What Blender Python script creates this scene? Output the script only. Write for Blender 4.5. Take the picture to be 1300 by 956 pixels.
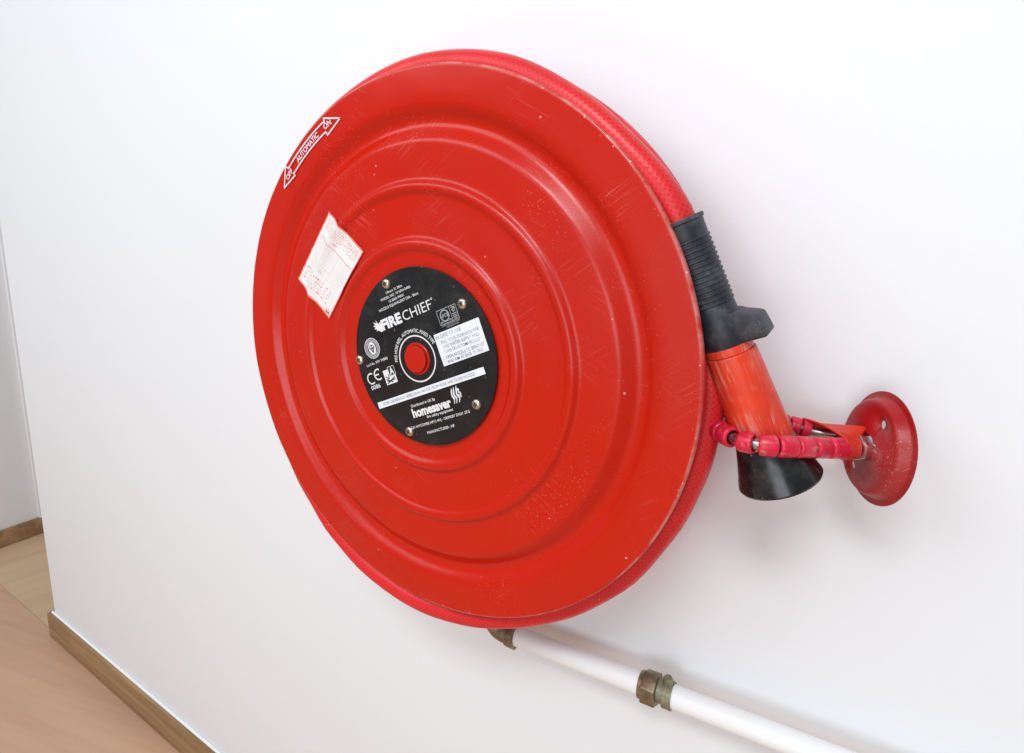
import bpy, bmesh, math, random
import numpy as np
from mathutils import Vector, Matrix
from mathutils import noise as mnoise
random.seed(7); rng = np.random.default_rng(7)
R_ = math.radians
for o in list(bpy.data.objects): bpy.data.objects.remove(o)
scn = bpy.context.scene
col = scn.collection

# ------------------------------------------------------------------ camera
RIM_Y = -0.147          # plane of the front disc's rim; the wall is y = 0
ZC = 1.155              # height of the reel's axle above the floor
RD = 0.29               # radius of the front disc
F_PX = 731.527          # focal length for a 1300 px wide picture
cam_d = bpy.data.cameras.new('camera'); cam = bpy.data.objects.new('camera', cam_d); col.objects.link(cam)
cam.matrix_world = Matrix.Translation((0.3857, -0.60723, ZC + 0.14877)) @ Matrix.Rotation(0.541, 4, 'Z') @ Matrix.Rotation(1.359, 4, 'X') @ Matrix.Rotation(0.044, 4, 'Z')
cam_d.sensor_width = 36; cam_d.lens = F_PX / 1300 * 36
cam_d.shift_y = -44.5 / 1300
cam_d.clip_start = 0.02; cam_d.clip_end = 100
scn.camera = cam
# ------------------------------------------------------------------ world and lamps
world = bpy.data.worlds.new('World'); scn.world = world; world.use_nodes = True
bg = world.node_tree.nodes['Background']
bg.inputs[0].default_value = (0.89, 0.95, 1.0, 1); bg.inputs[1].default_value = 0.33
def area(name, loc, target, size, size_y, power, color):
    l = bpy.data.lights.new(name, 'AREA'); l.shape = 'RECTANGLE'; l.size = size; l.size_y = size_y
    l.energy = power; l.color = color
    o = bpy.data.objects.new(name, l); col.objects.link(o); o.location = loc
    o.rotation_euler = (Vector(target) - Vector(loc)).to_track_quat('-Z', 'Y').to_euler()
    return o
area('front_fill_light', (0.8, -4.3, 1.3), (0.0, 0, 0.9), 2.4, 1.7, 56, (0.91, 0.96, 1.0))  # soft fill added at front right to light the wall evenly; no window there
area('ceiling_panel', (0.50, -1.70, 2.85), (0.45, -1.1, 0.0), 1.0, 0.5, 34, (0.905, 0.958, 1.0))
area('ceiling_panel', (-1.7, -2.3, 2.85), (-1.7, -1.5, 0.0), 2.6, 2.0, 54, (0.915, 0.965, 0.995))
scn.view_settings.view_transform = 'Standard'; scn.view_settings.look = 'None'
scn.view_settings.exposure = 0.02; scn.view_settings.gamma = 1.0; scn.view_settings.use_curve_mapping = False

# ------------------------------------------------------------------ object helpers
def tag(o, label=None, category=None, group=None, kind=None):
    if label: o['label'] = label
    if category: o['category'] = category
    if group: o['group'] = group
    if kind: o['kind'] = kind
    return o
def empty(name, loc, label, category):
    o = bpy.data.objects.new(name, None); col.objects.link(o); o.location = loc; o.empty_display_size = 0.05
    return tag(o, label, category)
def origin(o):
    v = Vector((0, 0, 0))
    while o is not None:
        v += o.location; o = o.parent
    return v
def build(name, verts, faces, material, parent=None, smooth=35, loc=None, uv=None):
    """verts are world positions; the object's origin is its parent's origin (or loc)"""
    base = origin(parent) if parent else Vector(loc or (0, 0, 0))
    V = np.asarray([tuple(v) for v in verts], float) - np.array(base)
    me = bpy.data.meshes.new(name); me.from_pydata(V.tolist(), [], [tuple(f) for f in faces]); me.update()
    if uv is not None:
        l = me.uv_layers.new(name='UVMap')
        for p in me.polygons:
            us = [uv[me.loops[k].vertex_index] for k in p.loop_indices]
            for k, q in zip(p.loop_indices, us): l.data[k].uv = q
    bm = bmesh.new(); bm.from_mesh(me); bmesh.ops.recalc_face_normals(bm, faces=bm.faces); bm.to_mesh(me); bm.free()
    if smooth:
        me.polygons.foreach_set('use_smooth', [True] * len(me.polygons)); me.set_sharp_from_angle(angle=R_(smooth))
    me.materials.append(material)
    o = bpy.data.objects.new(name, me); col.objects.link(o)
    if parent: o.parent = parent
    else: o.location = base
    return o
def frame(o, z, xh=(1, 0, 0)):
    z = Vector(z).normalized(); x = Vector(xh); x = (x - z * x.dot(z)).normalized(); y = z.cross(x)
    m = Matrix((x, y, z)).transposed().to_4x4(); m.translation = Vector(o); return m
def lathe(prof, m, seg=64, closed=False, wob=None):
    """prof: (r, h) pairs spun about m's z axis; closed joins last to first"""
    v, f = [], []; n = len(prof)
    for i in range(seg):
        a = 2 * math.pi * i / seg
        for r, h in prof:
            rr = r * (wob(a) if wob else 1)
            v.append(m @ Vector((rr * math.cos(a), rr * math.sin(a), h)))
    for i in range(seg):
        j = (i + 1) % seg
        for k in range(n if closed else n - 1):
            l = (k + 1) % n
            f.append((i * n + k, j * n + k, j * n + l, i * n + l))
    if not closed:
        if prof[0][0] > 1e-6: f.append([i * n for i in range(seg)])
        if prof[-1][0] > 1e-6: f.append([i * n + n - 1 for i in range(seg)])
    return v, f
def tube(path, rad, seg=20, cap=True, up=None):
    """returns verts, faces, uv (u = metres along, v = 0..1 round; seam column doubled)"""
    P = [Vector(p) for p in path]; n = len(P); v, f, uv = [], [], []
    L = 0; prev = None
    for i, p in enumerate(P):
        t = (P[min(i + 1, n - 1)] - P[max(i - 1, 0)]).normalized()
        if prev is None:
            h = Vector(up or (0, 1, 0)); x = (h - t * h.dot(t)).normalized()
        else:
            x = (prev - t * prev.dot(t)).normalized()
        prev = x; y = t.cross(x)
        if i: L += (P[i] - P[i - 1]).length
        r = rad(i / (n - 1)) if callable(rad) else rad
        for k in range(seg + 1):
            a = 2 * math.pi * k / seg
            v.append(p + (x * math.cos(a) + y * math.sin(a)) * r); uv.append((L, k / seg))
    s = seg + 1
    for i in range(n - 1):
        for k in range(seg): f.append((i * s + k, i * s + k + 1, (i + 1) * s + k + 1, (i + 1) * s + k))
    if cap:
        f.append([k for k in range(seg)]); f.append([(n - 1) * s + k for k in range(seg)])
    return v, f, uv
def box(c, h, m=None, bev=0.0, bseg=2):
    bm = bmesh.new(); bmesh.ops.create_cube(bm, size=2.0)
    bmesh.ops.scale(bm, vec=Vector(h), verts=bm.verts)
    if bev: bmesh.ops.bevel(bm, geom=bm.edges[:], offset=bev, segments=bseg, profile=0.5, affect='EDGES')
    bmesh.ops.translate(bm, vec=Vector(c), verts=bm.verts)
    bm.verts.index_update()
    v = [(m @ x.co) if m else x.co.copy() for x in bm.verts]; f = [[q.index for q in g.verts] for g in bm.faces]; bm.free()
    return v, f
def prism(poly, h0, h1, m, bev=0.0):
    bm = bmesh.new(); vs = [bm.verts.new((x, y, h0)) for x, y in poly]; fa = bm.faces.new(vs)
    r = bmesh.ops.extrude_face_region(bm, geom=[fa]); vv = [g for g in r['geom'] if isinstance(g, bmesh.types.BMVert)]
    bmesh.ops.translate(bm, vec=(0, 0, h1 - h0), verts=vv)
    if bev: bmesh.ops.bevel(bm, geom=bm.edges[:], offset=bev, segments=2, profile=0.5, affect='EDGES')
    bm.verts.index_update()
    v = [m @ x.co for x in bm.verts]; f = [[q.index for q in g.verts] for g in bm.faces]; bm.free()
    return v, f
def merge(*parts):
    V, Fc = [], []
    for p in parts:
        k = len(V); V += list(p[0]); Fc += [[i + k for i in f] for f in p[1]]
    return V, Fc

# ------------------------------------------------------------------ materials
class Nt:
    def __init__(s, name):
        s.m = bpy.data.materials.new(name); s.m.use_nodes = True; s.t = s.m.node_tree
        s.b = s.t.nodes['Principled BSDF']
    def n(s, kind, **kw):
        q = s.t.nodes.new(kind)
        for k, v in kw.items(): setattr(q, k, v)
        return q
    def l(s, a, b): s.t.links.new(a, b)
    def val(s, x):
        return x
    def math(s, op, a, b=None, c=None, clamp=False):
        q = s.n('ShaderNodeMath', operation=op, use_clamp=clamp)
        for i, x in enumerate((a, b, c)):
            if x is None: continue
            if isinstance(x, (int, float)): q.inputs[i].default_value = x
            else: s.l(x, q.inputs[i])
        return q.outputs[0]
    def coord(s, kind='Object', scale=(1, 1, 1), rot=(0, 0, 0)):
        tc = s.n('ShaderNodeTexCoord'); mp = s.n('ShaderNodeMapping')
        if any(rot): mp.vector_type = 'TEXTURE'; scale = tuple(1 / x for x in scale)
        mp.inputs['Scale'].default_value = scale; mp.inputs['Rotation'].default_value = rot
        s.l(tc.outputs[kind], mp.inputs[0]); return mp.outputs[0]
    def noise(s, vec, scale, detail=3, rough=0.55, dist=0.0):
        q = s.n('ShaderNodeTexNoise'); s.l(vec, q.inputs['Vector'])
        q.inputs['Scale'].default_value = scale; q.inputs['Detail'].default_value = detail
        q.inputs['Roughness'].default_value = rough; q.inputs['Distortion'].default_value = dist
        return q.outputs[0]
    def ramp(s, x, a, b, va=0.0, vb=1.0):
        q = s.n('ShaderNodeMapRange', interpolation_type='SMOOTHSTEP'); s.l(x, q.inputs[0])
        for i, v in zip((1, 2, 3, 4), (a, b, va, vb)): q.inputs[i].default_value = v
        return q.outputs[0]
    def mix(s, fac, a, b):
        q = s.n('ShaderNodeMix', data_type='RGBA')
        if isinstance(fac, (int, float)): q.inputs[0].default_value = fac
        else: s.l(fac, q.inputs[0])
        for i, x in ((6, a), (7, b)):
            if isinstance(x, tuple): q.inputs[i].default_value = (*x[:3], 1)
            else: s.l(x, q.inputs[i])
        return q.outputs[2]
    def specks(s, vec, scale, size, keep):
        """scattered small dots: 1 inside a dot"""
        q = s.n('ShaderNodeTexVoronoi', feature='F1'); s.l(vec, q.inputs['Vector']); q.inputs['Scale'].default_value = scale
        sp = s.n('ShaderNodeSeparateColor'); s.l(q.outputs['Color'], sp.inputs[0])
        k = s.math('GREATER_THAN', sp.outputs[0], 1 - keep)
        sz = s.math('MULTIPLY', sp.outputs[1], size)
        return s.math('MULTIPLY', s.math('LESS_THAN', q.outputs['Distance'], sz), k)
    def bump(s, h, strength, dist):
        q = s.n('ShaderNodeBump'); s.l(h, q.inputs['Height']); q.inputs['Strength'].default_value = strength; q.inputs['Distance'].default_value = dist
        s.l(q.outputs[0], s.b.inputs['Normal']); return q
    def color(s, x):
        if isinstance(x, tuple): s.b.inputs['Base Color'].default_value = (*x[:3], 1)
        else: s.l(x, s.b.inputs['Base Color'])
    def rough(s, x):
        if isinstance(x, (int, float)): s.b.inputs['Roughness'].default_value = x
        else: s.l(x, s.b.inputs['Roughness'])
def plain(name, c, rough=0.5, metal=0.0, var=0.12, scale=60, bump=0.0):
    t = Nt(name); v = t.coord(); n = t.noise(v, scale, 4)
    t.color(t.mix(t.ramp(n, 0.3, 0.7), c, tuple(x * (1 - var) for x in c))); t.rough(t.ramp(n, 0.25, 0.75, rough * 0.85, min(1, rough * 1.2)))
    t.b.inputs['Metallic'].default_value = metal
    if bump: t.bump(n, bump, 0.002)
    return t.m
def red_paint(name, base, rough=0.21, wear=1.0, dust=0.0, rim=0.0):
    t = Nt(name); v = t.coord()
    big = t.noise(v, 5, 4); fine = t.noise(v, 900, 2)
    c = t.mix(t.ramp(big, 0.35, 0.7), base, tuple(x * 0.9 for x in base))
    # handling scuffs: fine hatch of hairlines, only here and there
    sc1 = t.noise(t.coord(scale=(900, 900, 14), rot=(0, R_(52), 0)), 1, 2); sc2 = t.noise(t.coord(scale=(16, 900, 800), rot=(0, R_(28), 0)), 1, 2)
    m1 = t.ramp(t.noise(v, 9, 3), 0.54, 0.74); m2 = t.ramp(t.noise(t.coord(scale=(1.3, 1, 0.8)), 11, 3), 0.54, 0.76)
    hair = t.math('ADD', t.math('MULTIPLY', t.ramp(sc1, 0.58, 0.72), m1), t.math('MULTIPLY', t.ramp(sc2, 0.58, 0.72), m2), clamp=True)
    c = t.mix(t.math('MULTIPLY', hair, 0.20 * wear), c, (0.80, 0.34, 0.30))
    film = t.math('MULTIPLY', t.ramp(t.noise(v, 3.2, 5, 0.65), 0.45, 0.8), 0.015 * wear + dust)
    c = t.mix(film, c, (0.72, 0.50, 0.46))
    sp = t.specks(v, 62, 0.065, 0.16); sp2 = t.math('MULTIPLY', t.math('MULTIPLY', t.specks(v, 520, 0.34, 0.30), t.ramp(t.noise(v, 12, 4), 0.48, 0.70)), 0.28)
    c = t.mix(t.math('MULTIPLY', t.math('MAXIMUM', sp, sp2), 0.65 * wear), c, (0.80, 0.62, 0.55))
    if rim:     # paint rubbed and chipped along the rolled edge
        tc = t.n('ShaderNodeTexCoord'); xy = t.n('ShaderNodeSeparateXYZ'); t.l(tc.outputs['Object'], xy.inputs[0])
        rr = t.math('SQRT', t.math('ADD', t.math('MULTIPLY', xy.outputs[0], xy.outputs[0]), t.math('MULTIPLY', xy.outputs[2], xy.outputs[2])))
        line = t.math('MULTIPLY', t.ramp(rr, rim - 0.0020, rim - 0.0006), t.ramp(t.noise(v, 26, 4, 0.7), 0.40, 0.62, 0.15, 1.0))
        chip = t.math('MULTIPLY', t.ramp(rr, rim - 0.006, rim - 0.001), t.specks(v, 330, 0.36, 0.10))
        c = t.mix(t.math('MULTIPLY', t.math('MAXIMUM', t.math('MULTIPLY', line, 0.42), chip), 0.75), c, (0.78, 0.52, 0.47))
    t.color(c)
    t.rough(t.math('ADD', t.ramp(big, 0.3, 0.7, rough, rough + 0.12), t.math('MULTIPLY', hair, 0.25)))
    t.b.inputs['Specular IOR Level'].default_value = 0.36
    t.bump(t.math('ADD', fine, t.math('MULTIPLY', t.noise(v, 160, 2), 2.0)), 0.10, 0.0004)
    return t.m
M = {}
M['paint'] = red_paint('red_enamel', (0.54, 0.0105, 0.0002))
M['disc'] = red_paint('red_enamel_disc', (0.54, 0.0105, 0.0002), rim=0.2893)
M['paint_back'] = red_paint('red_enamel_back', (0.50, 0.012, 0.008), 0.35)
M['cup'] = red_paint('dusty_dark_red_enamel', (0.37, 0.007, 0.009), 0.28, 2.2, 0.05)
M['arm'] = red_paint('orange_red_enamel', (0.66, 0.030, 0.012), 0.33, 1.4, 0.05)
def hose_mat():
    t = Nt('red_braided_rubber'); tc = t.n('ShaderNodeTexCoord'); sp = t.n('ShaderNodeSeparateXYZ'); t.l(tc.outputs['UV'], sp.inputs[0])
    u = t.math('MULTIPLY', sp.outputs[0], 2 * math.pi / 0.0054); w = t.math('MULTIPLY', sp.outputs[1], 2 * math.pi * 15)
    a = t.math('SINE', t.math('ADD', u, w)); b = t.math('SINE', t.math('SUBTRACT', u, w))
    br = t.math('MAXIMUM', a, b)
    v = t.coord(); n = t.noise(v, 25, 4)
    c = t.mix(t.ramp(n, 0.3, 0.75), (0.70, 0.014, 0.017), (0.60, 0.011, 0.014))
    c = t.mix(t.math('MULTIPLY', t.ramp(br, 0.55, 1.0), 0.11), c, (0.85, 0.20, 0.18))
    sp_ = t.specks(v, 120, 0.12, 0.10); c = t.mix(t.math('MULTIPLY', sp_, 0.5), c, (0.8, 0.6, 0.55))
    t.color(c); t.rough(t.ramp(n, 0.3, 0.7, 0.30, 0.42)); t.bump(br, 0.10, 0.0006); t.b.inputs['Specular IOR Level'].default_value = 0.34; return t.m
M['hose'] = hose_mat()
def wall_mat(name, c):
    t = Nt(name); v = t.coord(); n = t.noise(v, 1.4, 4); f = t.noise(v, 260, 3)
    t.color(t.mix(t.ramp(n, 0.3, 0.7), c, tuple(x * 0.985 for x in c))); t.rough(0.62)
    t.b.inputs['Specular IOR Level'].default_value = 0.3
    t.bump(t.math('ADD', f, t.math('MULTIPLY', t.noise(v, 40, 3), 1.5)), 0.22, 0.0006); return t.m
M['wall'] = wall_mat('white_wall_paint', (0.832, 0.853, 0.878)); M['far_wall'] = wall_mat('white_wall_paint_beyond', (0.80, 0.80, 0.81))
def wood(name, a, b, rot=0.0, sc=1.0, rough=0.45):
    t = Nt(name); v = t.coord(scale=(2.2 * sc, 40 * sc, 40 * sc), rot=(0, 0, rot)); n = t.noise(v, 1.0, 6, 0.6, 0.6)
    n2 = t.noise(t.coord(scale=(1.2, 9, 9), rot=(0, 0, rot)), 1.0, 3)
    t.color(t.mix(t.ramp(t.math('ADD', t.math('MULTIPLY', n, 0.6), t.math('MULTIPLY', n2, 0.4)), 0.36, 0.64), a, b)); t.rough(t.ramp(n, 0.3, 0.7, rough, rough + 0.12))
    t.bump(n, 0.08, 0.001); return t.m
M['oak'] = wood('oak_skirting', (0.37, 0.215, 0.100), (0.22, 0.118, 0.050))
M['floor'] = wood('pinkish_laminate', (0.59, 0.355, 0.23), (0.52, 0.305, 0.198), 0.25, 0.6, 0.4)
M['floor2'] = wood('beige_laminate', (0.60, 0.41, 0.25), (0.54, 0.365, 0.22), 1.35, 0.6, 0.4)
def black_mat(name, base, dust, rough, dsc=26, amt=0.5, streak=None):
    t = Nt(name); v = t.coord(); n = t.noise(v, dsc, 5, 0.65); f = t.noise(v, 240, 3)
    d = t.math('MULTIPLY', t.ramp(n, 0.42, 0.78), t.ramp(f, 0.3, 0.7, 0.4, 1.0))
    if streak:
        s = t.noise(t.coord(scale=streak[0], rot=streak[1]), 1.0, 3); d = t.math('ADD', t.math('MULTIPLY', d, 0.6), t.math('MULTIPLY', t.ramp(s, 0.55, 0.8), 0.5), clamp=True)
    c = t.mix(t.math('MULTIPLY', d, amt), base, dust)
    c = t.mix(t.math('MULTIPLY', t.specks(v, 220, 0.16, 0.12), 0.5), c, (0.5, 0.5, 0.5))
    t.color(c); t.rough(t.ramp(n, 0.3, 0.8, rough, min(1, rough + 0.25))); t.bump(f, 0.06, 0.0004); return t.m
M['plate'] = black_mat('black_name_plate', (0.009, 0.009, 0.010), (0.09, 0.085, 0.08), 0.32, 30, 0.20)
M['plate'].node_tree.nodes['Principled BSDF'].inputs['Specular IOR Level'].default_value = 0.35
M['rubber'] = black_mat('dusty_black_rubber', (0.017, 0.019, 0.026), (0.20, 0.215, 0.25), 0.40, 45, 0.5)
M['gloss_black'] = black_mat('glossy_black_plastic', (0.006, 0.006, 0.007), (0.12, 0.11, 0.10), 0.16, 40, 0.35)
def barrel_mat():
    t = Nt('scuffed_orange_plastic'); v = t.coord()
    ax = (R_(0), R_(-26), 0)
    s = t.noise(t.coord(scale=(170, 170, 9), rot=ax), 1.0, 4, 0.6); s2 = t.noise(t.coord(scale=(420, 420, 16), rot=ax), 1.0, 3)
    n = t.noise(v, 38, 4)
    c = t.mix(t.ramp(n, 0.3, 0.7), (0.76, 0.050, 0.012), (0.64, 0.032, 0.009))
    k = t.math('MULTIPLY', t.math('MAXIMUM', t.ramp(s, 0.52, 0.70), t.ramp(s2, 0.55, 0.72)), t.ramp(t.noise(v, 22, 3), 0.36, 0.66))
    c = t.mix(t.math('MULTIPLY', k, 0.5), c, (0.72, 0.50, 0.42))
    c = t.mix(t.ramp(t.noise(t.coord(scale=(1, 1, 0.7)), 62, 2, 0.4), 0.69, 0.74, 0, 0.75), c, (0.17, 0.14, 0.10))
    t.color(c); t.rough(t.ramp(n, 0.3, 0.7, 0.30, 0.5)); t.bump(t.math('ADD', s, s2), 0.12, 0.0004); return t.m
M['barrel'] = barrel_mat()
def sleeve_mat():
    t = Nt('crimson_plastic_sleeve'); v = t.coord(); n = t.noise(v, 60, 4); g = t.noise(v, 170, 3)
    c = t.mix(t.ramp(n, 0.35, 0.7), (0.70, 0.014, 0.052), (0.56, 0.010, 0.036))
    c = t.mix(t.math('MULTIPLY', t.ramp(g, 0.58, 0.75), 0.35), c, (0.62, 0.36, 0.33)); t.color(c)
    t.rough(t.ramp(n, 0.3, 0.7, 0.24, 0.42)); t.bump(g, 0.10, 0.0006); return t.m
M['sleeve'] = sleeve_mat()
M['steel'] = plain('grey_steel', (0.50, 0.49, 0.47), 0.30, 1.0, 0.25, 90)
M['zinc'] = plain('bright_zinc', (0.78, 0.79, 0.80), 0.24, 1.0, 0.2, 120)
M['screw'] = plain('yellowed_zinc', (0.74, 0.64, 0.50), 0.30, 1.0, 0.35, 300)
M['slot'] = plain('dark_recess', (0.03, 0.022, 0.015), 0.7)
M['brass'] = plain('tarnished_brass', (0.30, 0.235, 0.15), 0.42, 0.75, 0.5, 120, 0.3)
M['verdigris'] = plain('verdigris_brass', (0.30, 0.285, 0.185), 0.5, 0.5, 0.5, 160, 0.3)
M['pipe'] = plain('white_pipe_paint', (0.84, 0.84, 0.835), 0.38, 0, 0.03, 12)
M['caulk'] = plain('white_caulk', (0.85, 0.85, 0.84), 0.6, 0, 0.03, 40)
M['print'] = plain('white_print', (0.80, 0.80, 0.82), 0.45, 0, 0.10, 300)
M['print_grey'] = plain('grey_print', (0.40, 0.42, 0.44), 0.45, 0, 0.2, 300)
M['ink'] = plain('black_print', (0.016, 0.016, 0.018), 0.4)
M['arrow_ink'] = plain('pale_lilac_print', (0.82, 0.74, 0.80), 0.45, 0, 0.12, 400)
M['cream'] = plain('cream_plastic', (0.62, 0.50, 0.38), 0.5)
def label_mat():
    t = Nt('worn_white_label'); v = t.coord(); n = t.noise(v, 70, 4)
    t.color(t.mix(t.ramp(n, 0.45, 0.75), (0.78, 0.81, 0.86), (0.66, 0.70, 0.76))); t.rough(0.4); return t.m
M['label'] = label_mat()
def worn_ink():
    t = Nt('worn_grey_label_print'); v = t.coord(); n = t.noise(v, 60, 4); f = t.noise(v, 700, 2)
    t.color(t.mix(t.math('ADD', t.ramp(n, 0.42, 0.62, 0, 0.75), t.ramp(f, 0.5, 0.7, 0, 0.25), clamp=True), (0.10, 0.105, 0.115), (0.64, 0.68, 0.74))); t.rough(0.45); return t.m
M['worn_ink'] = worn_ink()
def sticker_mat():
    t = Nt('printed_paper_sticker'); tc = t.n('ShaderNodeTexCoord'); sp = t.n('ShaderNodeSeparateXYZ'); t.l(tc.outputs['UV'], sp.inputs[0])
    u, w = sp.outputs[0], sp.outputs[1]
    def band(x, a, b): return t.math('MULTIPLY', t.math('GREATER_THAN', x, a), t.math('LESS_THAN', x, b))
    def rows(n, words, cut, seed):
        # rows of unreadable small print
        r = t.math('MULTIPLY', w, n); fr = t.math('FRACT', r); row = t.math('FLOOR', r)
        cb = t.n('ShaderNodeCombineXYZ'); t.l(t.math('MULTIPLY', u, words), cb.inputs[0]); t.l(t.math('ADD', t.math('MULTIPLY', row, 7.31), seed), cb.inputs[1])
        g = t.noise(cb.outputs[0], 1.0, 3)
        return t.math('MULTIPLY', t.math('LESS_THAN', fr, 0.5), t.math('GREATER_THAN', g, cut))
    edge = t.math('MINIMUM', t.math('MINIMUM', u, t.math('SUBTRACT', 1.0, u)), t.math('MINIMUM', w, t.math('SUBTRACT', 1.0, w)))
    paper = t.mix(t.ramp(t.noise(t.coord(), 40, 4), 0.4, 0.75), (0.79, 0.785, 0.775), (0.72, 0.715, 0.705))
    red = (0.70, 0.22, 0.17)
    m1 = t.math('MULTIPLY', t.math('MULTIPLY', rows(34, 60, 0.5, 0.0), band(w, 0.80, 0.95)), band(u, 0.06, 0.94))
    m2 = t.math('MULTIPLY', t.math('MULTIPLY', rows(20, 34, 0.52, 3.0), band(w, 0.10, 0.30)), band(u, 0.08, 0.80))
    # a ruled table in the middle
    gy = t.math('LESS_THAN', t.math('FRACT', t.math('MULTIPLY', w, 26)), 0.10); gx = t.math('LESS_THAN', t.math('FRACT', t.math('MULTIPLY', u, 5.0)), 0.025)
    tab = t.math('MULTIPLY', t.math('MULTIPLY', t.math('MAXIMUM', gx, gy), band(w, 0.33, 0.68)), band(u, 0.08, 0.92))
    head = t.math('MULTIPLY', band(w, 0.695, 0.715), band(u, 0.06, 0.94))
    blk = t.math('MULTIPLY', t.math('MULTIPLY', rows(24, 24, 0.56, 5.0), band(w, 0.735, 0.80)), band(u, 0.30, 0.55))
    c = t.mix(t.math('MULTIPLY', t.math('MAXIMUM', t.math('MAXIMUM', m1, m2), blk), 0.8), paper, red)
    c = t.mix(t.math('MULTIPLY', t.math('MAXIMUM', tab, head), 0.5), c, red)
    pen = t.math('MULTIPLY', t.math('MULTIPLY', rows(15, 26, 0.60, 9.0), band(w, 0.34, 0.46)), band(u, 0.1, 0.9))
    c = t.mix(t.math('MULTIPLY', pen, 0.45), c, (0.30, 0.32, 0.38))
    lg = t.math('MULTIPLY', band(w, 0.03, 0.10), band(u, 0.84, 0.96)); lgk = t.math('MULTIPLY', band(w, 0.03, 0.055), band(u, 0.86, 0.95))
    c = t.mix(t.math('MULTIPLY', t.math('MULTIPLY', lg, rows(40, 20, 0.45, 2.0)), 0.9), c, (0.75, 0.10, 0.05)); c = t.mix(t.math('MULTIPLY', lgk, 0.8), c, (0.05, 0.05, 0.05))
    c = t.mix(t.math('MULTIPLY', t.math('LESS_THAN', edge, 0.022), 0.85), c, (0.78, 0.14, 0.07))
    t.color(c); t.rough(0.5); return t.m
M['sticker'] = sticker_mat()

# ------------------------------------------------------------------ the setting
WX = -1.500             # free end of the wall
def st(name, v, f, m, parent=None, label=None):
    o = build(name, v, f, m, parent, smooth=30)
    if not parent: tag(o, label, None, None, 'structure')
    return o
def span(x0, x1, y0, y1, z0, z1, bev=0.0, bs=2):
    return box(((x0 + x1) / 2, (y0 + y1) / 2, (z0 + z1) / 2), (abs(x1 - x0) / 2, abs(y1 - y0) / 2, abs(z1 - z0) / 2), None, bev, bs)
wall = st('wall', *span(WX - 0.045, 3.2, 0.0, 0.16, -0.01, 3.0, 0.004, 3), M['wall'])
far_wall = st('far_wall', *span(-2.50, -2.255, -0.25, 1.9, -0.01, 3.0, 0.003), M['far_wall'])
fl = st('floor', *span(-4.5, 4.0, -5.0, -0.0004, -0.05, 0.0), M['floor'])
fl2 = st('floor_beyond', *span(-4.5, WX - 0.03, 0.0004, 2.5, -0.05, 0.0), M['floor2'])
build('skirting_board', *span(WX - 0.045 - 0.014, 3.2, -0.015, -0.0005, 0.001, 0.082, 0.002), M['oak'], wall, 30)
build('skirting_board', *span(WX - 0.045 - 0.014, WX - 0.0455, 0.0, 0.17, 0.001, 0.082, 0.002), M['oak'], wall, 30)
build('caulk_line', *tube([(WX - 0.05 + i * 0.5, -0.003, 0.0825) for i in range(10)], 0.0035, 8)[:2], M['caulk'], wall, 40)
build('skirting_board', *span(-2.2545, -2.240, -0.25, 1.9, 0.001, 0.066, 0.002), M['oak'], far_wall, 30)
build('door_architrave', *span(-2.2545, -2.236, 0.212, 0.30, 0.067, 2.2, 0.004), M['far_wall'], far_wall, 30)

# ------------------------------------------------------------------ the reel
AX = Vector((0, RIM_Y, ZC))
FR = frame(AX, (0, -1, 0), (1, 0, 0))        # local x right, y up?, z towards the viewer
FR = Matrix(((1, 0, 0, 0), (0, 0, -1, RIM_Y), (0, 1, 0, ZC), (0, 0, 0, 1)))   # (u, v, h) -> (u, RIM_Y - h, ZC + v)
reel = empty('hose_reel', (0, 0, ZC), 'large round red metal fire hose reel with black centre plate mounted on white wall', 'hose reel')
# front profile: (r / RD, height towards the viewer in mm)
PK = [(0.0, 5.2), (0.30, 5.2), (0.365, 5.2), (0.380, 5.5), (0.392, 7.8), (0.404, 9.2), (0.414, 9.1), (0.424, 7.4), (0.433, 4.9), (0.446, 4.4),
      (0.50, 4.0), (0.565, 3.4), (0.578, 3.5), (0.588, 5.4), (0.600, 6.8), (0.610, 6.7), (0.620, 4.8), (0.629, 2.4), (0.642, 2.0),
      (0.70, 1.6), (0.748, 1.2), (0.757, 0.9), (0.763, 0.2), (0.770, -1.1), (0.780, -3.1), (0.790, -5.1), (0.797, -6.5), (0.806, -7.8), (0.816, -8.4), (0.826, -8.2), (0.838, -6.8), (0.854, -3.6), (0.868, -1.3), (0.882, -0.3), (0.91, 0.0), (1.0, 0.0)]
_kx = np.array([p[0] for p in PK]); _ky = np.array([p[1] for p in PK])
_d = np.diff(_ky) / np.diff(_kx); _m = np.zeros(len(PK)); _m[1:-1] = np.where(_d[:-1] * _d[1:] > 0, 2 * _d[:-1] * _d[1:] / (_d[:-1] + _d[1:] + 1e-12), 0)
def prof_h(r):
    x = min(max(r / RD, 0), 1); i = min(max(int(np.searchsorted(_kx, x)) - 1, 0), len(PK) - 2)
    h = _kx[i + 1] - _kx[i]; t = (x - _kx[i]) / h
    return ((1 + 2 * t) * (1 - t) ** 2 * _ky[i] + t * (1 - t) ** 2 * h * _m[i] + t * t * (3 - 2 * t) * _ky[i + 1] + t * t * (t - 1) * h * _m[i + 1]) / 1000
rs = sorted(set([0.02, 0.06] + list(np.linspace(0.09, 0.284, 118)) + [0.286, 0.2875]))
front = [(r, prof_h(r)) for r in rs] + [(0.2887, -0.0003), (0.2896, -0.0010), (0.2900, -0.0021), (0.2899, -0.0065), (0.2885, -0.0072), (0.2875, -0.0060), (0.2868, -0.0025)]
backp = [(r, prof_h(r) - 0.0016) for r in reversed(rs) if r < 0.2855]
wobf = lambda a: 1 + 0.0010 * math.sin(2 * a + 0.6) + 0.0005 * math.sin(5 * a + 2) + 0.0003 * math.sin(11 * a)
fdv, fdf = lathe(front + backp, FR, 220, True, wobf)
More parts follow.
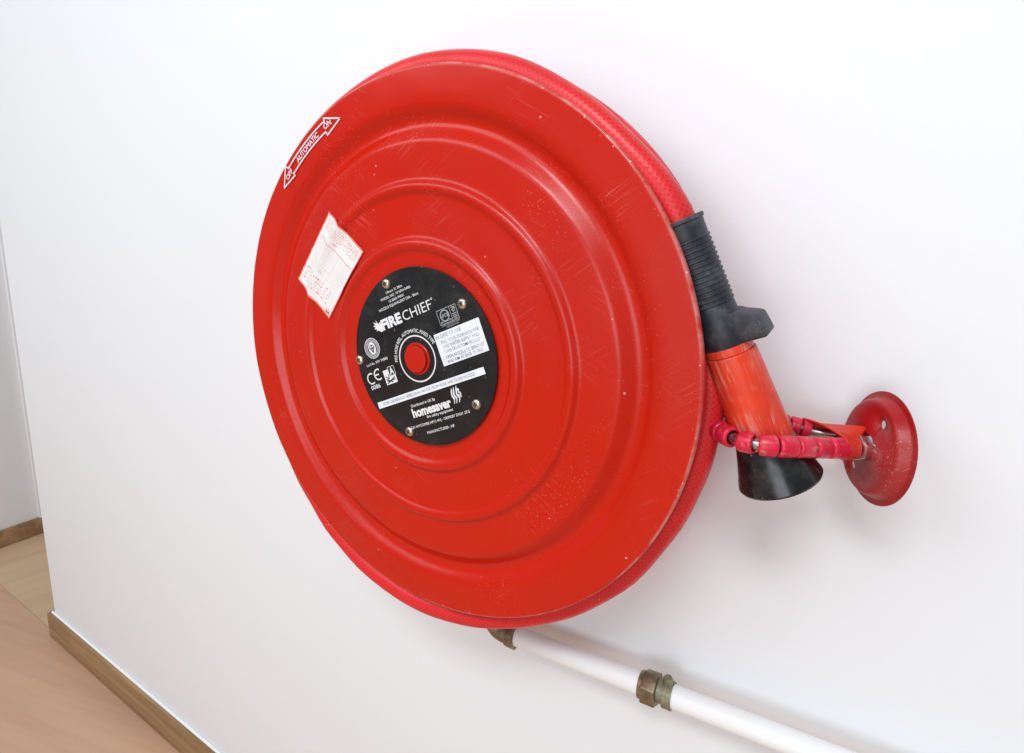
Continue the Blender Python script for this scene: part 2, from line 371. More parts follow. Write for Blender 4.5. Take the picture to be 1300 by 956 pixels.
for q in fdv:      # faint dents and waviness of the pressed sheet
    rr_ = math.hypot(q.x, q.z - ZC)
    if rr_ > 0.11: q.y += 0.0009 * min(1, (rr_ - 0.11) / 0.04) * (mnoise.noise((q.x * 11, 3.1, q.z * 11)) + 0.35 * mnoise.noise((q.x * 30, 7.7, q.z * 30)))
front_disc = build('front_disc', fdv, fdf, M['disc'], reel, 40)
bp = [(0.03, 0.0), (0.20, 0.0), (0.215, 0.006), (0.235, 0.006), (0.25, 0.0), (0.272, 0.0), (0.274, -0.001), (0.274, -0.006), (0.2715, -0.0015), (0.25, -0.0015), (0.03, -0.0015)]
build('back_disc', *lathe([(r, h - 0.104) for r, h in bp], FR, 128, True), M['paint_back'], reel, 35)
build('drum', *lathe([(0.015, -0.103), (0.268, -0.103), (0.268, -0.0135), (0.015, -0.0135)], FR, 96, True), M['hose'], reel, 35)
build('axle', *lathe([(0.0, -0.147), (0.024, -0.147), (0.024, -0.10), (0.0, -0.10)], FR, 32), M['zinc'], reel, 35)
build('wall_mount', *merge(span(-0.05, 0.05, -0.008, 0.0, ZC - 0.09, ZC + 0.09, 0.002), lathe([(0.0, -0.1395), (0.04, -0.1395), (0.034, -0.112), (0.0, -0.112)], FR, 32)), M['paint_back'], reel, 35)

# ---- name plate; plate coordinates in mm, turned 25.4 degrees, about the plate's own centre
PA = R_(25.2); PCX, PCV = 4.85, 1.82; PH = 0.0090
ca, sa = math.cos(PA), math.sin(PA)
def plate_pt(x, y, h=0.0):
    return Vector(((PCX + x * ca - y * sa) / 1000, RIM_Y - PH - h, ZC + (PCV + x * sa + y * ca) / 1000))
FP = Matrix(((ca, 0, 0, 0), (0, 0, -1, 0), (0, 1, 0, 0), (0, 0, 0, 1)))
PF = Matrix.Translation(plate_pt(0, 0)) @ Matrix(((ca, -sa, 0, 0), (0, 0, -1, 0), (sa, ca, 0, 0), (0, 0, 0, 1)))
name_plate = build('name_plate', *lathe([(0.0, -0.0032), (0.0940, -0.0032), (0.0946, -0.0006), (0.0942, -0.0001), (0.0935, 0.0), (0.0, 0.0)], PF, 128), M['plate'], reel, 30)
AXL = (-5.2, 0.4)   # the axle in plate coordinates
class Flat:
    """flat print collected in plate coordinates"""
    def __init__(s): s.v, s.f = [], []
    def poly(s, pts):
        k = len(s.v); s.v += [tuple(p) for p in pts]; s.f.append(list(range(k, k + len(pts)))); return s
    def rect(s, x0, y0, x1, y1): return s.poly([(x0, y0), (x1, y0), (x1, y1), (x0, y1)])
    def line(s, p, q, w):
        dx, dy = q[0] - p[0], q[1] - p[1]; l = math.hypot(dx, dy); nx, ny = -dy / l * w / 2, dx / l * w / 2
        return s.poly([(p[0] + nx, p[1] + ny), (p[0] - nx, p[1] - ny), (q[0] - nx, q[1] - ny), (q[0] + nx, q[1] + ny)])
    def path(s, pts, w):
        for a, b in zip(pts, pts[1:]): s.line(a, b, w)
        return s
    def ring(s, c, r0, r1, a0=0, a1=360, n=48, sy=1.0):
        k = len(s.v)
        for i in range(n + 1):
            a = R_(a0 + (a1 - a0) * i / n)
            for r in (r0, r1): s.v.append((c[0] + r * math.cos(a), c[1] + sy * r * math.sin(a)))
        for i in range(n): s.f.append([k + 2 * i, k + 2 * i + 1, k + 2 * i + 3, k + 2 * i + 2])
        return s
    def disc(s, c, rx, ry, n=40): return s.poly([(c[0] + rx * math.cos(2 * math.pi * i / n), c[1] + ry * math.sin(2 * math.pi * i / n)) for i in range(n)])
    def out(s, name, m, h=0.00025, parent=None, pt=plate_pt):
        hh = {}
        for q, fc in enumerate(s.f):
            for k in fc: hh[k] = h + 0.000012 * (q % 9)
        return build(name, [pt(x, y, hh.get(k, h)) for k, (x, y) in enumerate(s.v)], s.f, m, parent or name_plate, 0)
def glyphs(txt, bold=0.0):
    cu = bpy.data.curves.new('lettering', 'FONT'); cu.body = txt; cu.offset = bold; cu.resolution_u = 3
    ob = bpy.data.objects.new('lettering', cu); col.objects.link(ob)
    dg = bpy.context.evaluated_depsgraph_get(); me = bpy.data.meshes.new_from_object(ob.evaluated_get(dg))
    v = np.array([(q.co.x, q.co.y) for q in me.vertices]).reshape(-1, 2); f = [list(p.vertices) for p in me.polygons]
    bpy.data.objects.remove(ob); bpy.data.curves.remove(cu); bpy.data.meshes.remove(me)
    return v, f
CAP = glyphs('H')[0][:, 1].max()
def text(txt, x0, x1, y, cap, m, bold=0.0, h=0.00025, parent=None, pt=plate_pt, skew=0.0):
    v, f = glyphs(txt, bold); sx = (x1 - x0) / (v[:, 0].max() - v[:, 0].min()); sy = cap / CAP
    P = [(x0 + (a - v[:, 0].min()) * sx + skew * b * sy, y + b * sy) for a, b in v]
    return build('lettering', [pt(a, b, h) for a, b in P], f, m, parent or name_plate, 0)
W_ = M['print']
text('19mm X 30m', -17.3, 7.3, 76.2, 2.6, W_, 0.008); text('MODEL NO. 19 NFH-040A', -27.6, 17.8, 71.4, 2.6, W_, 0.008)
text('12 BAR MAX', -17.3, 5.8, 66.6, 2.6, W_, 0.008); text('NOZZLE EQUIVALENT DIA - 8mm', -35.0, 24.6, 61.8, 2.7, W_, 0.008)
text('FIRE', -38.5, -8.0, 42.4, 10.2, W_, 0.05); text('CHIEF', -5.6, 36.0, 42.2, 10.2, W_, -0.004)
Flat().ring((38.6, 52.0), 0.5, 1.1, n=16).out('registered_mark', W_)
fl_ = Flat()      # wing of flames before the name
for (x, y, w) in [(-49.5, 54.5, 2.6), (-51.0, 50.6, 2.6), (-50.6, 47.0, 2.4), (-48.5, 43.6, 2.2), (-45.0, 56.5, 2.4)]:
    fl_.poly([(-39.0, 48.6 - w * 0.2), (-43.5, 47.6 - w), (x, y), (-42.5, 48.4 + w)])
fl_.poly([(-39.0, 52.0), (-44.5, 50.0), (-46.0, 44.5), (-41.0, 41.0), (-37.8, 42.2)]); fl_.out('flame_emblem', W_)
Flat().ring(AXL, 23.6, 25.1, n=72).out('white_ring', W_)
# lettering round the ring
v, f = glyphs('FIRE HOSE REEL, AUTOMATIC, FIXED TYPE', 0.012)
x0, x1 = v[:, 0].min(), v[:, 0].max(); A0, A1 = R_(171), R_(17)
def arc_pt(p):
    a = A0 + (A1 - A0) * (p[0] - x0) / (x1 - x0); r = 28.0 + p[1] / CAP * 3.6
    return plate_pt(AXL[0] + r * math.cos(a), AXL[1] + r * math.sin(a), 0.00025)
build('lettering', [arc_pt(p) for p in v], f, W_, name_plate, 0)
# oval test emblem with its licence number
kc = (-63.2, 29.0)
Flat().ring(kc, 10.7, 11.5).ring(kc, 7.3, 7.9).out('oval_emblem', W_); Flat().ring(kc, 8.5, 10.1).out('oval_emblem_band', M['print_grey'], 0.0002)
Flat().disc(kc, 5.6, 6.9).out('oval_emblem_field', W_)
hk = Flat(); hk.ring((kc[0] - 1.6, kc[1] + 1.7), 1.3, 2.0, n=20).ring((kc[0] + 1.6, kc[1] + 1.7), 1.3, 2.0, n=20)
hk.path([(kc[0] - 3.4, kc[1] + 1.0), (kc[0], kc[1] - 5.0), (kc[0] + 3.4, kc[1] + 1.0)], 0.8).line((kc[0], kc[1] + 4.5), (kc[0], kc[1] - 4.5), 0.6)
hk.line((kc[0] - 3, kc[1] - 0.4), (kc[0] + 3, kc[1] - 0.4), 0.6).out('oval_emblem_mark', M['ink'], 0.0005)
text('Lic.No. KM 74885', -80.0, -45.4, 11.6, 2.6, W_, 0.008)
Flat().ring((-79.4, -2.3), 5.0, 6.6, 55, 305, 30).ring((-67.2, -0.4), 5.0, 6.6, 55, 305, 30).rect(-72.6, -1.2, -66.2, 0.4).out('conformity_mark', W_)
text('0086', -84.4, -69.4, -14.6, 4.4, W_, 0.012)
# square flag-like badge
Flat().rect(-59.2, -15.2, -42.2, 1.2).out('badge', W_); Flat().rect(-50.6, -6.6, -41.0, 3.2).out('badge_corner', M['ink'], 0.0004)
Flat().path([(-50.6, -6.6), (-41.0, -6.6), (-41.0, 3.2), (-50.6, 3.2), (-50.6, -6.6)], 0.5).out('badge_corner_edge', W_, 0.0006)
text('A', -49.2, -42.6, -5.4, 7.2, W_, 0.03, 0.0006)
Flat().path([(-57.5, -9.0), (-48.5, -13.8)], 1.3).path([(-57.5, -13.8), (-44.0, -9.0)], 1.3).path([(-57, -6), (-53, -9.5), (-52, -4.5)], 1.1).path([(-56.5, -11.4), (-44.0, -11.4)], 1.0).out('badge_mark', M['ink'], 0.0004)
# framed approval mark
lp = Flat().path([(39.2, 23.2), (64.6, 23.2), (64.6, 37.8), (39.2, 37.8), (39.2, 23.0)], 0.6).line((56.2, 23.2), (56.2, 37.8), 0.5)
lp.ring((48.0, 31.0), 4.9, 6.0).path([(43, 26.2), (41, 24.6)], 0.8).path([(53, 26.2), (55, 24.6)], 0.8).path([(40.5, 25.1), (56, 25.1)], 0.5).path([(58, 36), (62.5, 36), (62.0, 32.6), (60.4, 31.4), (58.6, 33.6), (62, 35.2)], 0.9)
lp.rect(57.4, 29.2, 63.6, 30.0).rect(57.8, 27.5, 63.2, 28.2).rect(57.4, 25.8, 63.4, 26.6).rect(58.0, 24.3, 63.0, 24.9).out('approval_mark', M['print_grey'])
text('LPCB', 43.0, 53.0, 29.4, 3.4, M['print_grey'], 0.02); text('LOSS PREVENTION', 40, 64, 20.9, 1.5, M['print_grey'], 0.01); text('CERTIFICATION', 46, 62, 18.6, 1.5, M['print_grey'], 0.01)
# instruction label and strip
lab = build('instruction_label', *prism([(26.0, -16.8), (85.9, -16.8), (86.3, 16.8), (26.0, 16.8)], 0, 0.28, Matrix.Translation((0, 0, 0)) @ Matrix(((ca / 1000, -sa / 1000, 0, plate_pt(0, 0).x), (0, 0, -1 / 1000, plate_pt(0, 0).y), (sa / 1000, ca / 1000, 0, plate_pt(0, 0).z), (0, 0, 0, 1)))), M['label'], name_plate, 0)
I_ = M['worn_ink']
text('IN CASE OF FIRE', 27.6, 61.8, 11.3, 3.6, I_, 0.004, 0.0004); text('1.', 28.4, 30.2, 5.2, 3.2, I_, 0.004, 0.0004); text('PULL HOSE TOWARDS FIRE', 32.5, 82.5, 5.2, 3.2, I_, 0.004, 0.0004)
text('AND WATER SUPPLY WILL', 32.5, 81.0, 0.3, 3.2, I_, 0.004, 0.0004); text('TURN ON AUTOMATICALLY', 32.5, 80.0, -4.6, 3.2, I_, 0.004, 0.0004)
text('2.', 28.4, 30.4, -10.6, 3.2, I_, 0.004, 0.0004); text('OPEN NOZZLE TO SPRAY/JET', 32.5, 83.6, -10.6, 3.2, I_, 0.004, 0.0004); text('AND AIM AT BASE OF FIRE', 32.5, 79.5, -15.2, 3.2, I_, 0.004, 0.0004)
build('instruction_strip', *prism([(-82.6, -37.2), (72.8, -37.2), (72.8, -29.9), (-82.6, -29.9)], 0, 0.28, Matrix(((ca / 1000, -sa / 1000, 0, plate_pt(0, 0).x), (0, 0, -1 / 1000, plate_pt(0, 0).y), (sa / 1000, ca / 1000, 0, plate_pt(0, 0).z), (0, 0, 0, 1)))), M['label'], name_plate, 0)
text('AFTER USE REWIND HOSE, DRAIN WATER FROM HOSE AND CLOSE NOZZLE', -75.0, 60.5, -35.0, 2.9, I_, 0.0, 0.0004)
text('Distributed in UK By', -35.3, 0.2, -46.6, 2.9, W_, 0.008); text('homesaver', -37.0, 19.4, -57.6, 9.0, W_, 0.045)
text('fire safety equipment', -18.6, 18.9, -62.2, 2.8, W_, 0.010); text('HIGH WYCOMBE HP12 4HJ - GRIMSBY DN31 2TG', -49.0, 38.9, -69.0, 2.7, W_, 0.008)
text('MANUFACTURER : NF', -25.2, 14.0, -78.6, 2.8, W_, 0.008)
fm = Flat()     # flame strokes after the distributor's name
for x, k in ((22.0, 0.0), (25.2, 1.0), (29.0, 2.0)):
    pts = [(x + 1.2, -56.0), (x + 3.4, -52.0), (x + 1.6 - k * 0.3, -47.5), (x + 2.8, -42.5 + k * 0.8), (x + 3.6, -40.2 + k * 0.5)]
    for (a, b), w in zip(zip(pts, pts[1:]), (1.0, 2.0, 1.8, 0.9)): fm.line(a, b, w)
fm.disc((33.6, -43.4), 1.3, 1.5, 14).path([(32.6, -45.6), (35.4, -46.6), (34.4, -51.6)], 1.3).path([(33.0, -47.4), (31.8, -54.0)], 1.2).out('flame_emblem', W_)
# five cross-head screws
for i, (x, y) in enumerate([(-12.5, 86.2), (73.5, 34.8), (-87.1, 22.0), (50.2, -63.1), (-49.0, -70.5)]):
    m = Matrix.Translation(plate_pt(x, y)) @ Matrix(((1, 0, 0, 0), (0, 0, -1, 0), (0, 1, 0, 0), (0, 0, 0, 1))) @ Matrix.Rotation(R_(20 + 57 * i), 4, 'Z')
    dome = lathe([(0.0056, 0.0), (0.0055, 0.0010), (0.0048, 0.0021), (0.0036, 0.0029), (0.0024, 0.0032), (0.0, 0.0033)], m, 28)
    sc = build('screw', *dome, M['screw'], name_plate, 40)
    build('cross_recess', *merge(box((0, 0, 0.0030), (0.0026, 0.00055, 0.0005), m), box((0, 0, 0.00302), (0.00055, 0.0026, 0.0005), m)), M['slot'], name_plate, 0)
# red hub boss that comes through the plate
hb = Matrix.Translation(Vector((0, RIM_Y - PH, ZC))) @ Matrix(((1, 0, 0, 0), (0, 0, -1, 0), (0, 1, 0, 0), (0, 0, 0, 1)))
build('hub_boss', *lathe([(0.0, -0.001), (0.0172, -0.001), (0.0172, 0.0006), (0.0165, 0.0013), (0.0150, 0.0014), (0.0147, 0.0006), (0.0143, 0.0006), (0.0143, 0.0034), (0.0138, 0.0041), (0.0125, 0.0044), (0.005, 0.0041), (0.0, 0.0040)], hb, 56), M['paint'], reel, 35)
# curved arrow printed on the rim
def rim_pt(x, y, h=0.0002):       # x = radius mm, y = angle deg
    return Vector((x * math.cos(R_(y)) / 1000, RIM_Y - prof_h(x / 1000) - h - 0.0008, ZC + x * math.sin(R_(y)) / 1000))
def arcpts(r, a0, a1, n): return [(r, a0 + (a1 - a0) * i / n) for i in range(n + 1)]
out = [(271.5, 115.6), (284.6, 120.2)] + [(280.6, 120.4)] + arcpts(281.6, 121.0, 136.6, 18) + [(286.8, 137.0), (273.6, 141.2), (268.0, 136.2), (271.6, 136.2)] + arcpts(270.8, 135.4, 121.2, 18) + [(266.4, 121.0), (271.5, 115.6)]
def stroke(pts, w):
    V, Fc = [], []
    X = [(r * math.cos(R_(a)), r * math.sin(R_(a))) for r, a in pts]
    for (a, b) in zip(X, X[1:]):
        dx, dy = b[0] - a[0], b[1] - a[1]; l = math.hypot(dx, dy); nx, ny = -dy / l * w / 2, dx / l * w / 2; ex, ey = dx / l * w * 0.4, dy / l * w * 0.4
        k = len(V)
        for p in ((a[0] - ex + nx, a[1] - ey + ny), (a[0] - ex - nx, a[1] - ey - ny), (b[0] + ex - nx, b[1] + ey - ny), (b[0] + ex + nx, b[1] + ey + ny)):
            r = math.hypot(*p); V.append(Vector((p[0] / 1000, RIM_Y - prof_h(r / 1000) - 0.0011 - 0.00001 * (k // 4 % 3), ZC + p[1] / 1000)))
        Fc.append((k, k + 1, k + 2, k + 3))
    return V, Fc
build('direction_arrow', *stroke(out, 1.7), M['arrow_ink'], front_disc, 0)
for txt, a0, a1, cap in (('OFF', 138.9, 136.0, 5.6), ('AUTOMATIC', 133.2, 123.6, 5.8), ('ON', 121.2, 118.6, 6.0)):
    v, f = glyphs(txt, 0.022); x0, x1 = v[:, 0].min(), v[:, 0].max()
    build('lettering', [rim_pt(276.2 - cap / 2 + q[1] / CAP * cap, a0 + (a1 - a0) * (q[0] - x0) / (x1 - x0), 0.0003) for q in v], f, M['arrow_ink'], front_disc, 0)
# inspection sticker, laid over the pressed bead
c0 = np.array([-135.7, 146.5]); cu_ = np.array([55.6, -40.6]); cv_ = np.array([-57.0, -81.3])
NU, NV = 26, 36; V, Fc, UV = [], [], []
for j in range(NV + 1):
    for i in range(NU + 1):
        a, b = i / NU, j / NV; p = c0 + cu_ * a + cv_ * b
        if j in (0, NV) or i in (0, NU): p = p + rng.normal(0, 0.22, 2)
        r = math.hypot(*p) / 1000; h = max(prof_h(r), 0.5 * (prof_h(r - 0.004) + prof_h(r + 0.004)))
        V.append(Vector((p[0] / 1000, RIM_Y - h - 0.0011 - 0.00015 * max(0, math.sin(a * 9 + b * 5)) * (abs(a - 0.25) < 0.2), ZC + p[1] / 1000))); UV.append((a, 1 - b))
for j in range(NV):
    for i in range(NU):
        k = j * (NU + 1) + i; Fc.append((k, k + 1, k + NU + 2, k + NU + 1))
sk = build('inspection_sticker', V, Fc, M['sticker'], front_disc, 60, uv=UV)
sk['label'] = 'white paper sticker with red border and small red print'

# ------------------------------------------------------------------ the hose, wound on the reel
TOP = Vector((0.2509, -0.1250, ZC + 0.1516)); RING = Vector((0.3335, -0.0980, ZC - 0.0250))
NAX = (RING - TOP).normalized()
def interp(x, ks):
    xs = [k[0] for k in ks]
    if x <= xs[0]: return ks[0][1]
    for (a, va), (b, vb) in zip(ks, ks[1:]):
        if x <= b:
            t = (x - a) / (b - a); t = t * t * (3 - 2 * t); return va + (vb - va) * t
    return ks[-1][1]
RK = [(31, 0.2940), (50, 0.2888), (60, 0.2893), (74, 0.2918), (90, 0.2910), (115, 0.2870), (180, 0.2865), (213, 0.2870), (228, 0.2935), (240, 0.3018), (252, 0.3065), (266, 0.3065), (281, 0.3045), (291, 0.3020), (302, 0.3000), (317, 0.2970), (332, 0.2910), (345, 0.2885), (358, 0.2865), (374, 0.2815), (386, 0.2830), (396, 0.2890), (420, 0.2885), (460, 0.2870), (560, 0.2860), (640, 0.2740), (1300, 0.2740)]
YK = [(31, 0.021), (45, 0.0180), (180, 0.0175), (225, 0.0160), (262, 0.0165), (335, 0.0455), (560, 0.0450), (640, 0.0720), (900, 0.0720), (985, 0.0900), (1300, 0.0900)]
path = [TOP + NAX * (0.035 - 0.007 * i) for i in range(6)]
for d in np.arange(32.5, 1180, 2.5):
    r = interp(d, RK); path.append(Vector((r * math.cos(R_(d)), RIM_Y + interp(d, YK), ZC + r * math.sin(R_(d)))))
hv, hf, huv = tube(path, 0.0132, 22)
hose = build('fire_hose', hv, hf, M['hose'], None, 60, (0, 0, ZC), uv=huv)
tag(hose, 'crimson braided rubber fire hose wound round the reel behind its front disc', 'hose')

# ------------------------------------------------------------------ the nozzle
nozzle = empty('hose_nozzle', TOP, 'hose nozzle with ribbed black grip, scuffed orange barrel and flared black tip', 'nozzle')
NM = frame(TOP, NAX, (1, -0.15, 0.4))       # local z runs down the nozzle, x to the right of the picture
LEN = (RING - TOP).length
gp = [(0.0135, -0.001), (0.0190, -0.001), (0.0195, 0.000), (0.0194, 0.0022), (0.0180, 0.0030), (0.0178, 0.014)]
z = 0.016
for k in range(14):
    gp += [(0.0176, z), (0.0186, z + 0.0008), (0.0186, z + 0.0022), (0.0176, z + 0.0030)]; z += 0.0042
gp += [(0.0178, 0.077), (0.0186, 0.088), (0.0194, 0.098), (0.0196, 0.1085), (0.0190, 0.1100), (0.0150, 0.1102)]
grip = build('grip', *lathe(gp, NM, 64), M['rubber'], nozzle, 40)
# thumb lever that stands out from the foot of the grip
lev = prism([(0.006, 0.0810), (0.0185, 0.0832), (0.0215, 0.0856), (0.0330, 0.0902), (0.0352, 0.0920), (0.0372, 0.1072), (0.0355, 0.1090), (0.0220, 0.1092), (0.006, 0.1092)], -0.0115, 0.0115, NM @ Matrix(((1, 0, 0, 0), (0, 0, 1, 0), (0, 1, 0, 0), (0, 0, 0, 1))), 0.0016)
build('lever', *lev, M['rubber'], nozzle, 40)
build('collar', *lathe([(0.014, 0.1095), (0.0192, 0.1095), (0.0196, 0.1110), (0.0196, 0.1158), (0.0190, 0.1164), (0.014, 0.1164)], NM, 64), M['barrel'], nozzle, 35)
bp_ = [(0.014, 0.1166), (0.0202, 0.1166), (0.0210, 0.1176), (0.0213, 0.124), (0.0222, 0.150), (0.0232, 0.178), (0.0237, 0.194), (0.0234, 0.1985), (0.018, 0.1988)]
build('barrel', *lathe(bp_, NM, 72), M['barrel'], nozzle, 35)
tp = [(0.0175, 0.1975), (0.0234, 0.1980), (0.0246, 0.1995), (0.0290, 0.216), (0.0338, 0.2318), (0.0346, 0.2348), (0.0338, 0.2366), (0.0318, 0.2356), (0.0275, 0.2230), (0.0150, 0.2060), (0.0, 0.2058)]
build('flared_tip', *lathe(tp, NM, 80), M['gloss_black'], nozzle, 35)

# ------------------------------------------------------------------ the nozzle bracket
BC = Vector((0.41765, -0.0500, ZC - 0.0284)); BN = Vector((-math.sin(R_(61.47)) * math.cos(R_(3.16)), -math.cos(R_(61.47)) * math.cos(R_(3.16)), math.sin(R_(3.16))))
bracket = empty('nozzle_bracket', BC, 'round red metal nozzle bracket with a looped arm of crimson sleeves gripping the nozzle', 'bracket')
BM = frame(BC, BN, (0, 0, 1))        # local z = out of the cup, x = up, y = ?
def cup():
    bm = bmesh.new(); seg = 72
    prof = [(0.0482, -0.0006), (0.0480, 0.0004), (0.0435, 0.0004), (0.0425, 0.0012), (0.0405, 0.0080), (0.0392, 0.0096), (0.0372, 0.0101)]
    rings = [[bm.verts.new((r * math.cos(2 * math.pi * i / seg), r * math.sin(2 * math.pi * i / seg), h)) for i in range(seg)] for r, h in prof]
    for a, b in zip(rings, rings[1:]):
        for i in range(seg): bm.faces.new((a[i], a[(i + 1) % seg], b[(i + 1) % seg], b[i]))
    ed = [bm.edges.get((rings[-1][i], rings[-1][(i + 1) % seg])) for i in range(seg)]
    for hx, hy in HOLES:
        vs = [bm.verts.new((hx + 0.0038 * math.cos(2 * math.pi * i / 20), hy + 0.0038 * math.sin(2 * math.pi * i / 20), 0.0101)) for i in range(20)]
        ed += [bm.edges.new((vs[i], vs[(i + 1) % 20])) for i in range(20)]
    bmesh.ops.triangle_fill(bm, use_beauty=True, use_dissolve=False, edges=ed)
    bm.verts.index_update(); v = [BM @ x.co for x in bm.verts]; f = [[q.index for q in g.verts] for g in bm.faces]; bm.free(); return v, f
HOLES = [(0.0245, -0.0135), (-0.0235, 0.0135)]
co = build('mounting_cup', *cup(), M['cup'], bracket, 40)
sm = co.modifiers.new('thickness', 'SOLIDIFY'); sm.thickness = 0.0016; sm.offset = -1
# bolt through the middle of the cup
hexp = lambda r: [(r * math.cos(R_(60 * i)), r * math.sin(R_(60 * i))) for i in range(6)]
build('washer', *lathe([(0.0, 0.0095), (0.0110, 0.0095), (0.0110, 0.0113), (0.0, 0.0113)], BM, 32), M['zinc'], bracket, 35)
# looped arm: the wire leaves the bolt, passes in front of the nozzle, round it and back behind it
LP = [Vector((a, b, ZC + c)) for a, b, c in [[0.4042, -0.06, -0.0289], [0.3997, -0.064, -0.0287], [0.3861, -0.081, -0.0265], [0.3698, -0.105, -0.022], [0.354, -0.124, -0.0191], [0.3379, -0.1335, -0.0187], [0.321, -0.1305, -0.0205], [0.3057, -0.118, -0.022], [0.2949, -0.1, -0.0235], [0.2962, -0.085, -0.0217], [0.3125, -0.072, -0.0195], [0.3344, -0.063, -0.0201], [0.3548, -0.058, -0.0221], [0.3693, -0.055, -0.0247], [0.3844, -0.053, -0.0239]]]
_q = []
for i in range(len(LP) - 1):
    p0, p1, p2, p3 = LP[max(i - 1, 0)], LP[i], LP[i + 1], LP[min(i + 2, len(LP) - 1)]
    for k in range(24):
        t = k / 24; _q.append(0.5 * ((2 * p1) + (p2 - p0) * t + (2 * p0 - 5 * p1 + 4 * p2 - p3) * t * t + (3 * p1 - p0 - 3 * p2 + p3) * t ** 3))
_q.append(LP[-1]); _s = [0.0]
for a, b in zip(_q, _q[1:]): _s.append(_s[-1] + (b - a).length)
TOTAL = _s[-1]
def loop_pt(s):
    s = min(max(s, 0), TOTAL); i = min(max(int(np.searchsorted(_s, s)) - 1, 0), len(_q) - 2)
    return _q[i].lerp(_q[i + 1], (s - _s[i]) / max(_s[i + 1] - _s[i], 1e-9))
build('wire_loop', *tube([loop_pt(TOTAL * i / 150) for i in range(151)], 0.0046, 14, up=(0, 0, 1))[:2], M['steel'], bracket, 50)
def sleeve(s0, s1, rad):
    T = (0.0, 0.03, 0.10, 0.22, 0.4, 0.6, 0.78, 0.90, 0.97, 1.0); n = len(T) - 1
    P = [loop_pt(s0 + (s1 - s0) * t) for t in T]; K = (0.80, 0.92, 0.985, 1.0, 0.985, 0.98, 1.0, 0.985, 0.92, 0.80)
    v, f, _ = tube(P, lambda x: rad * K[round(x * n)], 26, cap=False, up=(0, 0, 1))
    vi, fi, _ = tube(P, 0.0062, 26, cap=False, up=(0, 0, 1))
    k = len(v); f = f + [[i + k for i in q] for q in fi]; m = 27
    for base in (0, n * m):
        for i in range(26): f.append((base + i, base + i + 1, k + base + i + 1, k + base + i))
    return v + vi, f
SLEEVES = [(.0170,.0382),(.0391,.0569),(.0580,.0755),(.0766,.0913),(.0926,.1045),(.1085,.1197),(.1285,.1420),(.1431,.1560),(.1571,.170),(.171,.184),(.185,.198),(.199,.2095),(.2105,.2225),(.2235,.2345),(.2355,.2435),(.2447,.2520)]
for a, b in SLEEVES:
    build('sleeve', *sleeve(a, b, 0.0090 + rng.uniform(-0.0003, 0.0003)), M['sleeve'], bracket, 50)
# pressed sheet arm that holds both ends of the wire: rear edge, arched web, curl round the front prong
V, Fc = [], []; NA = 16
UPV = Vector((0, 0, 1)); VW = Vector((0.35, -0.93, 0)).normalized()
for i in range(NA + 1):
    a = i / NA
    fr = loop_pt(0.0190 - 0.0165 * a); rr = loop_pt(TOTAL - 0.0270 + 0.027 * a).lerp(BC + BN * 0.012 + Vector((0.0, 0.010, 0.006)), max(0, (a - 0.55) / 0.45))
    h = 0.0092 - 0.0012 * a; arch = 0.0022 * (1 - a)
    prof = [rr - UPV * h * 0.8, rr - UPV * h * 0.2 - VW * 0.002, rr + UPV * h * 0.6 - VW * 0.001, rr + UPV * h]
    for k in range(1, 8):
        b = k / 8; prof.append((rr + UPV * h).lerp(fr + UPV * h, b) + UPV * arch * math.sin(math.pi * b))
    for k in range(0, 10):
        ang = R_(90 - 20 * k); prof.append(fr + UPV * h * math.sin(ang) + VW * h * math.cos(ang))
    # the mouth of the sheet is cut back towards the front prong
    if i == 0: MOUTH = prof
    V += prof
NP = len(prof)
for i in range(NA):
    for j in range(NP - 1):
        k = i * NP + j; Fc.append((k, k + 1, k + NP + 1, k + NP))
wb = build('arm', V, Fc, M['arm'], bracket, 50)
sm = wb.modifiers.new('thickness', 'SOLIDIFY'); sm.thickness = 0.0018; sm.offset = 0
# nut at the end of the front prong, against the cup
ND = (loop_pt(0.0) - loop_pt(0.012)).normalized()
FN = frame(loop_pt(0.0), ND, (0, 0, 1))
build('nut', *merge(prism(hexp(0.0112), -0.004, 0.0075, FN, 0.0007), lathe([(0.0, 0.0075), (0.0050, 0.0075), (0.0050, 0.014), (0.0, 0.014)], FN, 20)), M['zinc'], bracket, 35)

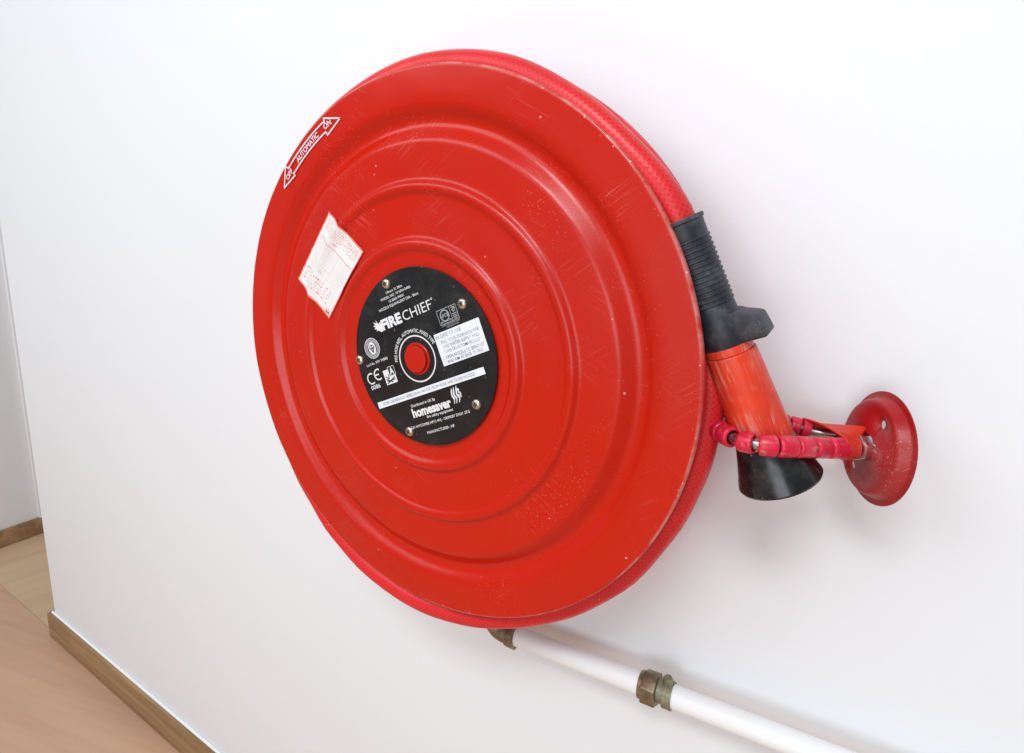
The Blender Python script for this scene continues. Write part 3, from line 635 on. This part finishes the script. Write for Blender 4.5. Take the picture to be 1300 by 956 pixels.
# ------------------------------------------------------------------ the water pipe
pipe = empty('water_pipe', (0.06, -0.034, ZC - 0.385), 'white painted water pipe with tarnished brass fittings running along the wall below the reel', 'pipe')
PA_ = Vector((0.0645, -0.034, ZC - 0.3845)); PB_ = Vector((0.2385, -0.034, ZC - 0.3708)); PD = (PB_ - PA_).normalized()
build('pipe_run', *tube([PA_ - PD * 0.004, PA_ + (PB_ - PA_) * 0.5, PB_ + PD * 0.006], 0.0128, 40)[:2], M['pipe'], pipe, 40)
PM = frame(PB_, PD, (0, 0, 1))
nut = merge(prism(hexp(0.0195), 0.0, 0.017, PM, 0.0016), lathe([(0.0, -0.004), (0.0150, -0.004), (0.0155, 0.000), (0.0, 0.000)], PM, 32))
build('union_nut', *nut, M['brass'], pipe, 35)
build('union_body', *merge(lathe([(0.0, 0.017), (0.0125, 0.017), (0.0125, 0.024), (0.0150, 0.024), (0.0150, 0.034), (0.0, 0.034)], PM, 32), lathe([(0.0, 0.0), (0.0052, 0.0), (0.0060, 0.008), (0.0040, 0.012), (0.0, 0.013)], frame(PM @ Vector((0.012, 0, 0.027)), (0.1, -0.2, 1)), 20)), M['verdigris'], pipe, 35)
build('pipe_run', *tube([PB_ + PD * 0.033, PB_ + PD * 0.6, PB_ + PD * 1.6], 0.0128, 40)[:2], M['pipe'], pipe, 40)
# elbow that turns up behind the reel
el = [PA_ + PD * 0.0, PA_ - PD * 0.012]
for i in range(1, 10):
    a = R_(10 * i); el.append(PA_ - PD * (0.012 + 0.022 * math.sin(a)) + Vector((0, 0, 0.022 * (1 - math.cos(a)))))
el.append(el[-1] + Vector((0, 0, 0.03)))
build('elbow_fitting', *merge(tube(el, 0.0145, 28)[:2], prism([(0.0180 * math.cos(R_(45 * i + 20)), 0.0180 * math.sin(R_(45 * i + 20))) for i in range(8)], -0.0135, -0.001, frame(PA_ + PD * 0.006, PD, (0, 0, 1)), 0.0015)), M['brass'], pipe, 40)
build('pipe_run', *tube([el[-1] - Vector((0, 0, 0.002)), el[-1] + Vector((0, 0, 0.25))], 0.0128, 32)[:2], M['pipe'], pipe, 40)
